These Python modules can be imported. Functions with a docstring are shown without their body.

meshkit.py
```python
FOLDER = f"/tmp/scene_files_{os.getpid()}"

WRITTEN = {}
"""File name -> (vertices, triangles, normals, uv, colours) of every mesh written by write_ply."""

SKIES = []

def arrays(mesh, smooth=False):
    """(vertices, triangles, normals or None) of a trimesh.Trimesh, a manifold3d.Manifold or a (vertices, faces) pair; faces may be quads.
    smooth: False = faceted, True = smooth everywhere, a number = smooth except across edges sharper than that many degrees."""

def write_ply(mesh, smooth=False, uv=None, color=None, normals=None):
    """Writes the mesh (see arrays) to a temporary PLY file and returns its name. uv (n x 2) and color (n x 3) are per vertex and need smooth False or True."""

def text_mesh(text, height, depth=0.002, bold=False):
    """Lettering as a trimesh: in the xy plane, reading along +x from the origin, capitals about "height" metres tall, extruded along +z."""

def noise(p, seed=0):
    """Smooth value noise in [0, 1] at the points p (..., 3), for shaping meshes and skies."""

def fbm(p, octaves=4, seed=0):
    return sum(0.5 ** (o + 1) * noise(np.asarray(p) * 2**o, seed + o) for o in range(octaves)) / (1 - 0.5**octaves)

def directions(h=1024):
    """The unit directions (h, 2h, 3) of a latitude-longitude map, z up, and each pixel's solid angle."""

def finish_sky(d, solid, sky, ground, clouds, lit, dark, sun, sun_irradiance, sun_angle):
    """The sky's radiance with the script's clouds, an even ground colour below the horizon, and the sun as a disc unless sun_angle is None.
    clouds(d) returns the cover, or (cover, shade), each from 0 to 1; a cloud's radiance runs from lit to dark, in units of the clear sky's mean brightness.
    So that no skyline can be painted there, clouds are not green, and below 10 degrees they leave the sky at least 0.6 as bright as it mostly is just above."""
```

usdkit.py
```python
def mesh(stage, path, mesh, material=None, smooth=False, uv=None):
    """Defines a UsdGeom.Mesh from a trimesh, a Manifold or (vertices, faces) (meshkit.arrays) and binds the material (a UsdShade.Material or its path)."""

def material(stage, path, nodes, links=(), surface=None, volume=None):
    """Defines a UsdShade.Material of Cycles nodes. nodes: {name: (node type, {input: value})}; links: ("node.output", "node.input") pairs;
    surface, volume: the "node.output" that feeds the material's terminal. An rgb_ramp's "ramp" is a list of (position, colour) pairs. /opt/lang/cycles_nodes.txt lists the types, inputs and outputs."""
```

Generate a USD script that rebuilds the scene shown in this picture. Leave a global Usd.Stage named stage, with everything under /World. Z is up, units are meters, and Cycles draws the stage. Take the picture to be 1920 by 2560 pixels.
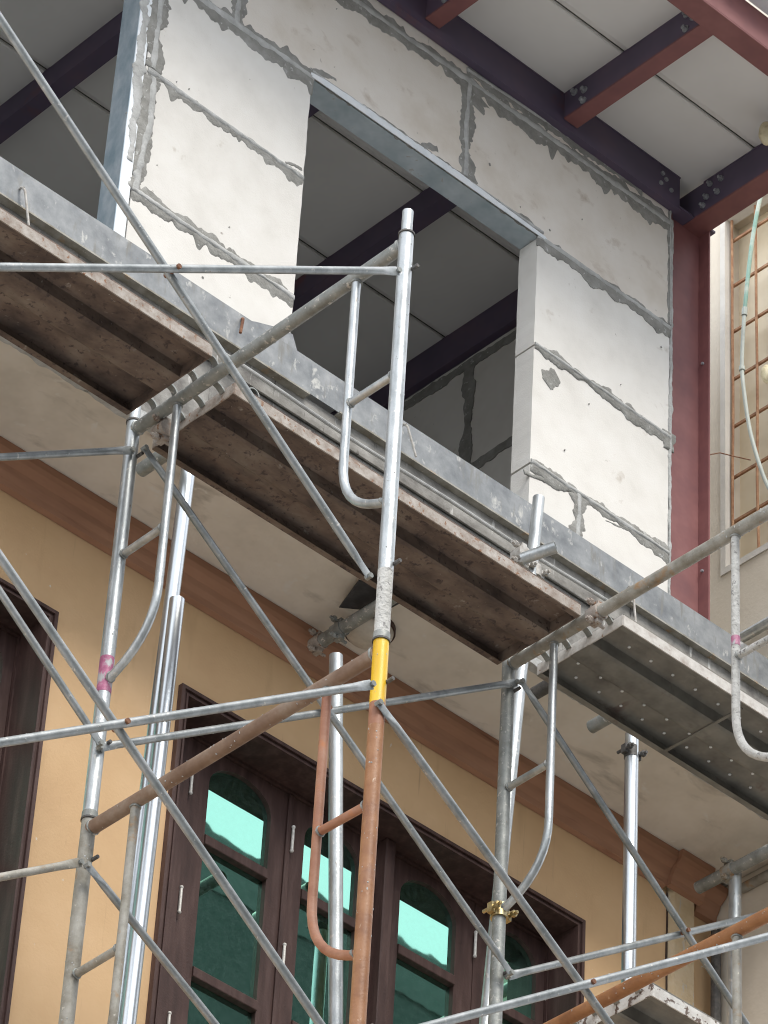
import math, random
import numpy as np, trimesh, usdkit, meshkit
from pxr import Usd, UsdGeom, UsdLux, UsdShade, Gf, Sdf, Vt
from shapely.geometry import Polygon, LineString, box as sbox
from shapely import affinity

stage = Usd.Stage.CreateInMemory()
UsdGeom.SetStageUpAxis(stage, UsdGeom.Tokens.z); UsdGeom.SetStageMetersPerUnit(stage, 1.0)
UsdGeom.Xform.Define(stage, '/World'); UsdGeom.Scope.Define(stage, '/World/Looks')
V = lambda *a: np.array(a, float)

# ------------------------------------------------------------------ camera
FPX, AZ, PITCH, ROLL = 10754.7, 0.71571193, 0.68771708, -0.06306439     # focal length in pixels of a 1920 px wide frame
EYE = V(0, 0, 1.6)
_f = V(math.cos(PITCH)*math.sin(AZ), math.cos(PITCH)*math.cos(AZ), math.sin(PITCH))
_r = V(math.cos(AZ), -math.sin(AZ), 0); _d = np.cross(_f, _r)
RIGHT = math.cos(ROLL)*_r + math.sin(ROLL)*_d
DOWN = np.cross(_f, RIGHT)
cam = UsdGeom.Camera.Define(stage, '/World/camera')
cam.CreateHorizontalApertureAttr(36.0); cam.CreateVerticalApertureAttr(48.0)
cam.CreateFocalLengthAttr(36.0*FPX/1920); cam.CreateClippingRangeAttr(Gf.Vec2f(0.1, 2000))
cam.CreateExposureAttr(0.9)
cam.AddTransformOp().Set(Gf.Matrix4d(*[float(x) for x in (*RIGHT, 0, *(-DOWN), 0, *(-_f), 0, *EYE, 1)]))
def at(px, py, axis, value):
    """The point of the plane (axis = value) that is seen at a pixel of the photograph."""
    v = RIGHT*(px-960)/FPX + DOWN*(py-1280)/FPX + _f
    return EYE + v*(value-EYE[axis])/v[axis]

# ------------------------------------------------------------------ sky and sun (bright overcast)
SUN = V(-0.10, -0.62, 0.78); SUN /= np.linalg.norm(SUN)
dome = UsdLux.DomeLight.Define(stage, '/World/sky')
dome.GetPrim().SetCustomDataByKey('kind', 'structure')
sky = usdkit.material(stage, '/World/Looks/sky', {
    'tc': ('texture_coordinate', {}),
    's': ('sky_texture', {'sky_type': 'single_scattering', 'sun_disc': False, 'sun_elevation': math.asin(SUN[2]), 'sun_rotation': math.atan2(SUN[0], SUN[1]), 'air_density': 1.0, 'aerosol_density': 2.0}),
    'n': ('noise_texture', {'scale': 2.2, 'detail': 6.0, 'roughness': 0.55}),
    'r': ('rgb_ramp', {'ramp': [(0.25, (0.72, 0.72, 0.72)), (0.7, (1.0, 1.0, 1.0))]}),
    'm': ('mix_color', {'b': (9.15, 9.6, 10.3)}),
    'b': ('background_shader', {'strength': 0.105})},
    [('tc.generated', 'n.vector'), ('n.fac', 'r.fac'), ('r.color', 'm.fac'), ('s.color', 'm.a'), ('m.result', 'b.color')], surface='b.background')
UsdShade.MaterialBindingAPI.Apply(dome.GetPrim()).Bind(sky)
sun = UsdLux.DistantLight.Define(stage, '/World/sun')
sun.CreateNormalizeAttr(True); sun.CreateIntensityAttr(0.4); sun.CreateAngleAttr(22.0); sun.CreateColorAttr(Gf.Vec3f(1, 0.95, 0.87))
_z = SUN; _x = np.cross(V(0, 0, 1), _z); _x /= np.linalg.norm(_x); _y = np.cross(_z, _x)
sun.AddTransformOp().Set(Gf.Matrix4d(*[float(x) for x in (*_x, 0, *_y, 0, *_z, 0, 0, 0, 30, 1)]))

# ------------------------------------------------------------------ materials
MATS = {}
def mat(name, base, dark=None, light=None, rough=0.7, metal=0.0, scale=8.0, spots=None, spot_scale=60.0, spot_at=0.62, bump=0.3, bump_scale=None, bump_dist=0.004, streak=None, stretch=(1, 1, 1), spec=0.5, rand=0.0):
    """Mottled surface: large blotches between dark, base and light, optional sharper spots, fine relief."""
    base = V(*base); dark = base*0.72 if dark is None else V(*dark); light = base*1.18 if light is None else V(*light)
    n = {'g': ('geometry', {}), 'map': ('mapping', {'scale': stretch}),
         'n1': ('noise_texture', {'scale': scale, 'detail': 8.0, 'roughness': 0.62}),
         'r1': ('rgb_ramp', {'ramp': [(0.3, tuple(dark)), (0.5, tuple(base)), (0.72, tuple(light))]}),
         'nb': ('noise_texture', {'scale': bump_scale or scale*12, 'detail': 5.0, 'roughness': 0.6}),
         'bp': ('bump', {'strength': bump, 'distance': bump_dist}),
         'p': ('principled_bsdf', {'metallic': metal, 'roughness': rough, 'specular_ior_level': spec})}
    L = [('g.position', 'map.vector'), ('map.vector', 'n1.vector'), ('n1.fac', 'r1.fac'), ('g.position', 'nb.vector'), ('nb.fac', 'bp.height'), ('bp.normal', 'p.normal')]
    out = 'r1.color'
    for i, (col, sc, th, width, st) in enumerate(spots or []):
        n[f'm{i}'] = ('mapping', {'scale': st}); n[f's{i}'] = ('noise_texture', {'scale': sc, 'detail': 6.0, 'roughness': 0.6, 'distortion': 0.3})
        n[f't{i}'] = ('map_range', {'from_min': th, 'from_max': th+width, 'clamp': True})
        n[f'x{i}'] = ('mix_color', {'b': col})
        L += [('g.position', f'm{i}.vector'), (f'm{i}.vector', f's{i}.vector'), (f's{i}.fac', f't{i}.value'), (f't{i}.result', f'x{i}.fac'), (out, f'x{i}.a')]
        out = f'x{i}.result'
    if rand:
        n['oi'] = ('object_info', {}); n['rm'] = ('map_range', {'to_min': 1-rand, 'to_max': 1+rand*0.4}); n['rx'] = ('vector_math', {'math_type': 'scale'})
        L += [('oi.random', 'rm.value'), (out, 'rx.vector1'), ('rm.result', 'rx.scale')]
        out = 'rx.vector'
    L.append((out, 'p.base_color'))
    MATS[name] = usdkit.material(stage, '/World/Looks/'+name, n, L, surface='p.BSDF')
    return MATS[name]
I3 = (1, 1, 1)
mat('aac_block', (0.68, 0.655, 0.61), (0.62, 0.595, 0.55), (0.715, 0.695, 0.655), 0.9, scale=5, rand=0.07, bump=0.35, bump_scale=140, bump_dist=0.003,
    spots=[((0.47, 0.42, 0.36), 7.0, 0.66, 0.10, I3), ((0.36, 0.33, 0.29), 34.0, 0.70, 0.04, (1, 1, 0.8))])
mat('stained_shaded_block', (0.66, 0.61, 0.545), (0.585, 0.525, 0.45), (0.70, 0.66, 0.605), 0.9, scale=4, rand=0.06, bump=0.35, bump_scale=140, bump_dist=0.003,  # brown stains, on a base also darkened for the eave's shade
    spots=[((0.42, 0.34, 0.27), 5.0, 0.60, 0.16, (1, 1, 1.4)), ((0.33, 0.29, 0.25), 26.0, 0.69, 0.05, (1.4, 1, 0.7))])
mat('mortar', (0.245, 0.24, 0.22), (0.18, 0.175, 0.16), (0.33, 0.325, 0.305), 0.92, scale=14, bump=0.8, bump_scale=90, bump_dist=0.006, spots=[((0.50, 0.50, 0.48), 40, 0.62, 0.08, I3)])
mat('mortar_light', (0.40, 0.40, 0.385), (0.30, 0.30, 0.29), (0.50, 0.50, 0.49), 0.9, scale=20, bump=0.7, bump_scale=110, bump_dist=0.005)
mat('galvanized_sheet', (0.24, 0.25, 0.255), (0.15, 0.16, 0.17), (0.34, 0.345, 0.345), 0.55, 0.3, scale=11, bump=0.15, spots=[((0.50, 0.49, 0.46), 26, 0.60, 0.10, (1, 1, 0.6)), ((0.20, 0.195, 0.18), 16, 0.56, 0.12, (1.5, 1, 0.3)), ((0.26, 0.21, 0.17), 45, 0.70, 0.05, I3)])
mat('galvanized_stud', (0.36, 0.43, 0.48), (0.24, 0.32, 0.37), (0.52, 0.57, 0.60), 0.45, 0.5, scale=16, stretch=(1, 1, 0.5), bump=0.12)
mat('bright_stud', (0.72, 0.75, 0.77), (0.62, 0.66, 0.68), (0.8, 0.8, 0.8), 0.5, 0.1, scale=14, bump=0.1)
mat('lintel_steel', (0.46, 0.53, 0.57), (0.36, 0.44, 0.48), (0.58, 0.64, 0.68), 0.5, 0.2, scale=10, bump=0.1, spots=[((0.42, 0.42, 0.40), 20, 0.62, 0.06, I3)])
mat('shaded_rust_plank', (0.16, 0.115, 0.09), (0.07, 0.05, 0.043), (0.25, 0.20, 0.16), 0.85, 0.1, scale=9, stretch=(0.6, 1, 1), bump=0.5, bump_scale=80, spots=[((0.34, 0.30, 0.26), 22, 0.64, 0.10, I3), ((0.065, 0.05, 0.047), 7, 0.57, 0.20, (0.3, 1.2, 1)), ((0.07, 0.05, 0.045), 45, 0.56, 0.10, I3), ((0.30, 0.265, 0.23), 60, 0.70, 0.04, I3)])  # rust mottling, plus lengthwise dark streaks standing for shade in the grooves
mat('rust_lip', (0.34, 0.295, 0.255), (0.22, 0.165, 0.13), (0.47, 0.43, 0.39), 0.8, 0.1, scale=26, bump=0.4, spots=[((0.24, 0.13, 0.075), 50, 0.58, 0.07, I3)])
mat('grey_plank', (0.19, 0.18, 0.155), (0.11, 0.10, 0.088), (0.27, 0.255, 0.22), 0.75, 0.15, scale=7, bump=0.3, spots=[((0.12, 0.075, 0.06), 7, 0.60, 0.14, I3), ((0.12, 0.112, 0.10), 6, 0.60, 0.16, (0.3, 1.2, 1))])  # the lengthwise dark streaks stand for groove shade
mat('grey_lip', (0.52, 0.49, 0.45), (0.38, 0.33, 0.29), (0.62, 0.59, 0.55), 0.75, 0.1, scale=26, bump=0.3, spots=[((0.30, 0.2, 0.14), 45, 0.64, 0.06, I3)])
mat('chipped_paint', (0.60, 0.58, 0.54), (0.45, 0.42, 0.38), (0.68, 0.66, 0.62), 0.7, 0.0, scale=20, bump=0.5, spots=[((0.13, 0.09, 0.07), 32, 0.56, 0.03, I3)])
mat('galvanized_pipe', (0.42, 0.44, 0.44), (0.28, 0.295, 0.295), (0.56, 0.57, 0.56), 0.38, 0.7, scale=22, stretch=(1, 1, 0.35), bump=0.25, bump_scale=120, spots=[((0.60, 0.58, 0.54), 55, 0.62, 0.05, (1, 1, 0.5)), ((0.24, 0.19, 0.15), 48, 0.68, 0.05, (1, 1, 0.4))])
mat('dull_pipe', (0.25, 0.26, 0.245), (0.17, 0.172, 0.16), (0.34, 0.34, 0.32), 0.55, 0.4, scale=20, bump=0.35, bump_scale=110, spots=[((0.50, 0.48, 0.44), 50, 0.60, 0.06, I3), ((0.22, 0.15, 0.10), 36, 0.68, 0.06, I3)])
mat('brace_pipe', (0.28, 0.295, 0.295), (0.19, 0.205, 0.205), (0.38, 0.39, 0.39), 0.45, 0.55, scale=18, bump=0.2, bump_scale=110, spots=[((0.52, 0.50, 0.46), 60, 0.64, 0.05, I3), ((0.22, 0.16, 0.12), 50, 0.71, 0.05, I3)])
mat('silver_pipe', (0.54, 0.565, 0.58), (0.46, 0.485, 0.50), (0.62, 0.64, 0.65), 0.27, 0.92, scale=10, stretch=(1, 1, 0.2), bump=0.08, bump_scale=60, spots=[((0.42, 0.40, 0.38), 30, 0.72, 0.05, (1, 1, 0.4))])
mat('weathered_pipe', (0.30, 0.285, 0.245), (0.19, 0.165, 0.125), (0.41, 0.39, 0.35), 0.65, 0.2, scale=14, bump=0.5, bump_scale=90, spots=[((0.34, 0.20, 0.09), 12, 0.58, 0.12, I3), ((0.60, 0.56, 0.48), 50, 0.66, 0.05, I3)])
mat('rust_pipe', (0.29, 0.128, 0.05), (0.19, 0.075, 0.03), (0.38, 0.19, 0.09), 0.5, 0.0, scale=10, bump=0.35, bump_scale=100, spots=[((0.20, 0.085, 0.045), 9, 0.57, 0.12, (1, 1, 0.5)), ((0.55, 0.40, 0.28), 45, 0.66, 0.05, (1, 1, 0.35))])
mat('salmon_pipe', (0.32, 0.145, 0.08), (0.25, 0.095, 0.052), (0.40, 0.21, 0.135), 0.55, 0.0, scale=12, bump=0.3, bump_scale=100, spots=[((0.42, 0.16, 0.06), 14, 0.58, 0.1, I3)])
mat('brown_rust_pipe', (0.22, 0.145, 0.10), (0.15, 0.09, 0.06), (0.31, 0.25, 0.195), 0.7, 0.1, scale=9, bump=0.4, bump_scale=100, spots=[((0.60, 0.56, 0.5), 40, 0.71, 0.03, I3)])
mat('cement_pipe', (0.50, 0.49, 0.46), (0.40, 0.39, 0.36), (0.58, 0.57, 0.54), 0.8, 0.05, scale=24, bump=0.9, bump_scale=70, bump_dist=0.008, spots=[((0.24, 0.23, 0.22), 60, 0.60, 0.03, I3)])
mat('yellow_paint', (0.72, 0.44, 0.015), (0.60, 0.34, 0.012), (0.78, 0.52, 0.03), 0.35, 0.0, scale=20, stretch=(1, 1, 0.25), bump=0.2, spots=[((0.33, 0.17, 0.045), 26, 0.53, 0.03, (1, 1, 0.12))])
mat('pink_paint', (0.40, 0.12, 0.22), (0.26, 0.07, 0.14), (0.50, 0.34, 0.38), 0.5, 0.1, scale=30, bump=0.2, spots=[((0.40, 0.40, 0.40), 34, 0.50, 0.08, (1, 1, 0.5))])
mat('rust', (0.20, 0.09, 0.05), (0.12, 0.05, 0.03), (0.32, 0.16, 0.08), 0.85, 0.1, scale=40, bump=0.5)
mat('dark_steel', (0.10, 0.095, 0.09), (0.06, 0.055, 0.05), (0.17, 0.15, 0.13), 0.6, 0.4, scale=40, bump=0.4)
mat('gold_zinc', (0.50, 0.40, 0.21), (0.30, 0.22, 0.11), (0.66, 0.57, 0.36), 0.35, 0.85, scale=40, bump=0.1)
mat('red_steel', (0.20, 0.075, 0.072), (0.16, 0.06, 0.062), (0.245, 0.10, 0.094), 0.6, 0.0, scale=6, bump=0.12, spots=[((0.27, 0.13, 0.12), 30, 0.72, 0.08, I3)])
mat('shaded_red_steel', (0.096, 0.072, 0.118), (0.078, 0.062, 0.10), (0.125, 0.082, 0.12), 0.6, 0.0, scale=5, bump=0.1, spots=[((0.17, 0.06, 0.06), 4, 0.60, 0.15, I3)])  # red steel darkened and blued: shade painted into the colour
mat('bolt_steel', (0.34, 0.35, 0.37), rough=0.5, metal=0.4, scale=60)
mat('ceiling_sheet', (0.74, 0.725, 0.70), (0.71, 0.695, 0.67), (0.77, 0.755, 0.73), 0.7, scale=3, bump=0.05)
mat('floor_screed', (0.52, 0.52, 0.51), rough=0.9, scale=3)
mat('room_wall', (0.45, 0.45, 0.44), rough=0.9, scale=4)
mat('soffit', (0.64, 0.585, 0.51), (0.56, 0.51, 0.44), (0.69, 0.64, 0.57), 0.9, scale=5, bump=0.4, bump_scale=60, spots=[((0.40, 0.36, 0.31), 5, 0.58, 0.16, (0.7, 1.6, 1)), ((0.66, 0.63, 0.58), 11, 0.62, 0.08, I3), ((0.30, 0.26, 0.22), 60, 0.76, 0.03, I3)])
mat('slab_concrete', (0.25, 0.24, 0.22), (0.14, 0.13, 0.12), (0.36, 0.345, 0.32), 0.9, scale=12, bump=0.6, spots=[((0.5, 0.49, 0.46), 30, 0.62, 0.04, (1, 1, 0.12)), ((0.06, 0.055, 0.05), 30, 0.62, 0.06, (1, 1, 0.15))])
mat('ochre_wall', (0.56, 0.37, 0.20), (0.52, 0.335, 0.178), (0.60, 0.405, 0.23), 0.85, scale=2.2, bump=0.25, bump_scale=110, spots=[((0.45, 0.30, 0.155), 5, 0.60, 0.2, (1.6, 1, 0.25)), ((0.60, 0.53, 0.42), 30, 0.70, 0.03, (1, 1, 0.6)), ((0.40, 0.27, 0.15), 14, 0.64, 0.12, (2.2, 1, 0.12))])
mat('peeling_ochre', (0.52, 0.40, 0.25), (0.44, 0.33, 0.19), (0.58, 0.48, 0.34), 0.85, scale=7, bump=0.8, bump_scale=40, bump_dist=0.006, spots=[((0.46, 0.42, 0.35), 13, 0.58, 0.03, (1.6, 1, 0.45)), ((0.13, 0.08, 0.05), 16, 0.68, 0.02, (2, 1, 0.4))])
mat('cornice_paint', (0.32, 0.165, 0.097), (0.265, 0.132, 0.078), (0.37, 0.20, 0.125), 0.8, scale=7, stretch=(0.35, 1, 2), bump=0.3, spots=[((0.20, 0.085, 0.05), 9, 0.62, 0.12, (0.3, 1, 3))])
mat('dark_wood', (0.062, 0.033, 0.028), (0.040, 0.021, 0.018), (0.098, 0.058, 0.050), 0.55, spec=0.3, scale=9, stretch=(3, 3, 0.4), bump=0.25, spots=[((0.26, 0.21, 0.19), 40, 0.72, 0.05, (1, 1, 0.3))])
mat('white_hinge', (0.6, 0.58, 0.54), rough=0.5, metal=0.2, scale=60)
mat('yellow_bar', (0.72, 0.76, 0.30), rough=0.6, scale=30)
mat('neighbour_wall', (0.60, 0.535, 0.44), (0.54, 0.475, 0.385), (0.65, 0.59, 0.50), 0.9, scale=3, bump=0.3, bump_scale=60, spots=[((0.52, 0.30, 0.13), 3.1, 0.66, 0.12, (1, 2, 0.5))])
mat('grey_render', (0.56, 0.53, 0.48), (0.48, 0.45, 0.41), (0.62, 0.59, 0.54), 0.9, scale=5, bump=0.3)
mat('cream_panel', (0.74, 0.64, 0.47), (0.66, 0.55, 0.38), (0.78, 0.70, 0.55), 0.8, scale=3, bump=0.1, spots=[((0.60, 0.36, 0.14), 5, 0.66, 0.14, (1, 1, 0.25))])
mat('grille_rust', (0.33, 0.17, 0.09), (0.22, 0.10, 0.05), (0.46, 0.28, 0.16), 0.8, scale=30, bump=0.4)
mat('green_hose', (0.22, 0.38, 0.31), (0.18, 0.32, 0.26), (0.36, 0.44, 0.38), 0.5, scale=5, bump=0.05, spots=[((0.55, 0.56, 0.50), 3, 0.5, 0.15, (1, 1, 2))])
mat('pale_hose', (0.42, 0.46, 0.42), rough=0.5, scale=8, bump=0.05)
mat('cream_plastic', (0.66, 0.58, 0.38), (0.5, 0.42, 0.26), (0.72, 0.65, 0.46), 0.6, scale=40, bump=0.6)
mat('black_plate', (0.035, 0.036, 0.04), (0.02, 0.02, 0.024), (0.07, 0.07, 0.075), 0.6, scale=20)
mat('lamp_white', (0.55, 0.50, 0.43), rough=0.5, scale=12)
mat('concrete_ground', (0.46, 0.445, 0.42), rough=0.9, scale=1.2)
mat('pale_facade', (0.50, 0.47, 0.42), rough=0.9, scale=1.0)
mat('lane_wall', (0.03, 0.032, 0.030), rough=0.9, scale=1.0)
mat('dark_roof', (0.045, 0.05, 0.046), rough=0.7, scale=2)
mat('unlit_room_dark', (0.03, 0.04, 0.04), rough=0.1, scale=2)
mat('wire_steel', (0.42, 0.40, 0.37), (0.30, 0.26, 0.22), (0.55, 0.53, 0.5), 0.6, 0.3, scale=60)
mat('black_crack', (0.05, 0.03, 0.02), rough=0.9, scale=30)
# green reflective window film over clear glass
MATS['green_glass'] = usdkit.material(stage, '/World/Looks/green_glass', {
    'g': ('geometry', {}), 'n': ('noise_texture', {'scale': 5.0, 'detail': 2.0}), 'bp': ('bump', {'strength': 0.05, 'distance': 0.002}),
    'd': ('noise_texture', {'scale': 60.0, 'detail': 4.0}), 'dr': ('map_range', {'from_min': 0.35, 'from_max': 0.8, 'to_min': 0.0, 'to_max': 0.05}),
    't': ('transparent_bsdf', {'color': (0.07, 0.26, 0.20)}), 'r': ('glossy_bsdf', {'color': (0.42, 0.88, 0.70), 'roughness': 0.012}),
    'x': ('mix_closure', {'fac': 0.62}), 'dust': ('diffuse_bsdf', {'color': (0.20, 0.30, 0.26)}), 'y': ('mix_closure', {})},
    [('g.position', 'n.vector'), ('n.fac', 'bp.height'), ('bp.normal', 'r.normal'), ('g.position', 'd.vector'), ('d.fac', 'dr.value'), ('dr.result', 'y.fac'),
     ('t.BSDF', 'x.closure1'), ('r.BSDF', 'x.closure2'), ('x.closure', 'y.closure1'), ('dust.BSDF', 'y.closure2')], surface='y.closure')

# ------------------------------------------------------------------ helpers
_names = {}
def numbered(parent, name):
    k = _names.get((parent, name), 0); _names[(parent, name)] = k+1
    return f'{parent}/{name}' + (f'_{k:03d}' if k else '')
def setd(prim, **kw):
    for k, v in kw.items():
        if v: prim.SetCustomDataByKey(k, v)
    return prim
def tag(o, label, category, group=None): return setd(o, label=label, category=category, group=group)
def obj(name, mesh, m, parent=None, smooth=False, label=None):
    if isinstance(mesh, list): mesh = trimesh.util.concatenate(mesh)
    p = numbered(str(parent.GetPath()) if parent else '/World', name)
    o = usdkit.mesh(stage, p, mesh, MATS[m], smooth=smooth).GetPrim()
    if label: o.SetCustomDataByKey('label', label)
    return o
def thing(name, label=None, category=None, group=None):
    o = UsdGeom.Xform.Define(stage, numbered('/World', name)).GetPrim()
    return setd(o, label=label, category=category, group=group)
def structure(name, mesh, m):
    return setd(obj(name, mesh, m), kind='structure')
def struct_xform(name): return setd(UsdGeom.Xform.Define(stage, numbered('/World', name)).GetPrim(), kind='structure')
def bx(x0, x1, y0, y1, z0, z1):
    b = trimesh.creation.box((abs(x1-x0), abs(y1-y0), abs(z1-z0))); b.apply_translation(((x0+x1)/2, (y0+y1)/2, (z0+z1)/2)); return b
def cbx(x0, x1, y0, y1, z0, z1, c=0.003):
    """Box with chamfered edges."""
    import manifold3d as m3
    pts = []
    for sx in (0, 1):
        for sy in (0, 1):
            for sz in (0, 1):
                p = V((x0, x1)[sx], (y0, y1)[sy], (z0, z1)[sz]); s = V(1-2*sx, 1-2*sy, 1-2*sz)
                for k in range(3):
                    q = p + s*c; q[k] = p[k]; pts.append(q)
    return trimesh.convex.convex_hull(np.array(pts))
def obox(p0, p1, w, h, up=(0, 0, 1)):
    """Bar of section w x h from p0 to p1."""
    p0, p1 = V(*p0), V(*p1); d = p1-p0; L = np.linalg.norm(d); d /= L
    s = np.cross(d, V(*up)); s /= np.linalg.norm(s); u = np.cross(s, d)
    b = trimesh.creation.box((L, w, h)); T = np.eye(4); T[:3, 0], T[:3, 1], T[:3, 2], T[:3, 3] = d, s, u, (p0+p1)/2
    b.apply_transform(T); return b
def sweep(path, r, n=16, hollow=None, seed=None, wob=0.0):
    """Round tube along a polyline; hollow gives the bore radius of open ends."""
    P = np.asarray(path, float); T = np.gradient(P, axis=0); T /= np.linalg.norm(T, axis=1)[:, None]
    a = V(0, 0, 1) if abs(T[0][2]) < 0.9 else V(1, 0, 0)
    N = np.cross(T[0], a); N /= np.linalg.norm(N); rows = []
    ang = np.arange(n)*2*math.pi/n
    rr = np.full(len(P), r)
    if seed is not None and wob: rr = r*(1+wob*(meshkit.noise(P*14.0, seed)-0.5))
    for i in range(len(P)):
        N = N - T[i]*np.dot(N, T[i]); N /= np.linalg.norm(N); B = np.cross(T[i], N)
        rows.append(P[i] + rr[i]*(np.cos(ang)[:, None]*N + np.sin(ang)[:, None]*B))
        if i in (0, len(P)-1) and hollow:
            rows.append(P[i] + hollow*(np.cos(ang)[:, None]*N + np.sin(ang)[:, None]*B)) if i else rows.insert(0, P[i] + hollow*(np.cos(ang)[:, None]*N + np.sin(ang)[:, None]*B))
            deep = P[i] + T[i]*(0.12 if i == 0 else -0.12)
            ring = deep + hollow*(np.cos(ang)[:, None]*N + np.sin(ang)[:, None]*B)
            rows.append(ring) if i else rows.insert(0, ring)
    R = np.array(rows); m = len(R); v = R.reshape(-1, 3); f = []
    for i in range(m-1):
        for j in range(n):
            k = (j+1) % n; a0, b0, c0, d0 = i*n+j, i*n+k, (i+1)*n+k, (i+1)*n+j
            f += [(a0, b0, c0), (a0, c0, d0)]
    v = np.vstack([v, R[0].mean(0), R[-1].mean(0)]); c0, c1 = len(v)-2, len(v)-1
    for j in range(n):
        k = (j+1) % n; f += [(c0, k, j), (c1, (m-1)*n+j, (m-1)*n+k)]
    return trimesh.Trimesh(v, f, process=False)
def tube(p0, p1, r, n=16, hollow=None, seg=2, seed=None, wob=0.0):
    p0, p1 = V(*p0), V(*p1)
    return sweep([p0+(p1-p0)*t for t in np.linspace(0, 1, max(seg, 2))], r, n, hollow, seed, wob)
def bend(pts, rad, k=7):
    """Polyline with its inner corners rounded."""
    pts = [V(*p) for p in pts]; out = [pts[0]]
    for i in range(1, len(pts)-1):
        a, b, c = pts[i-1], pts[i], pts[i+1]; u = (a-b)/np.linalg.norm(a-b); w = (c-b)/np.linalg.norm(c-b)
        q = min(rad, 0.95*np.linalg.norm(a-b), 0.95*np.linalg.norm(c-b))
        s, e = b+u*q, b+w*q
        for t in np.linspace(0, 1, k): out.append((1-t)**2*s+2*t*(1-t)*b+t*t*e)
    out.append(pts[-1]); return np.array(out)
def extrude_xz(poly, y0, y1):
    """Shapely polygon in (x, z), given thickness from y0 to y1."""
    ms = []
    for g in getattr(poly, 'geoms', [poly]):
        if g.is_empty or g.area < 1e-7: continue
        e = trimesh.creation.extrude_polygon(g, y1-y0, engine='earcut'); v = e.vertices.copy()
        e.vertices = np.column_stack([v[:, 0], y0+v[:, 2], v[:, 1]]); e.invert(); ms.append(e)
    return trimesh.util.concatenate(ms)
def extrude_x(poly, x0, x1):
    """Shapely polygon in (y, z), drawn out from x0 to x1."""
    ms = []
    for g in getattr(poly, 'geoms', [poly]):
        e = trimesh.creation.extrude_polygon(g, x1-x0, engine='earcut'); v = e.vertices.copy()
        e.vertices = np.column_stack([x0+v[:, 2], v[:, 0], v[:, 1]]); ms.append(e)
    return trimesh.util.concatenate(ms)
def extrude_y(poly, y0, y1):
    return extrude_xz(poly, y0, y1)
def extrude_z(poly, z0, z1):
    e = trimesh.creation.extrude_polygon(poly, z1-z0, engine='earcut'); e.apply_translation((0, 0, z0)); return e
def ragged(line, w0, w1, seed, step=0.008, amp=0.6):
    """Smear of mortar along a line in the plane: its two edges wander on their own."""
    ls = LineString(line); n = max(int(ls.length/step), 4); s = np.linspace(0, ls.length, n)
    P = np.array([ls.interpolate(t).coords[0] for t in s]); T = np.gradient(P, axis=0); T /= np.linalg.norm(T, axis=1)[:, None]; N = np.column_stack([-T[:, 1], T[:, 0]])
    def edge(sd):
        q = np.column_stack([s*9, np.full(n, sd*3.7), np.zeros(n)]); a = meshkit.fbm(q, 5, sd)
        b = meshkit.fbm(q*3.1, 3, sd+9)
        return np.clip(1 + amp*2.6*(a-0.5) + amp*1.5*(b-0.5), 0.12, 3)
    up = P + N*(w0*edge(seed))[:, None]; dn = P - N*(w1*edge(seed+51))[:, None]
    g = Polygon(np.vstack([up, dn[::-1]])).buffer(0)
    return g
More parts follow.
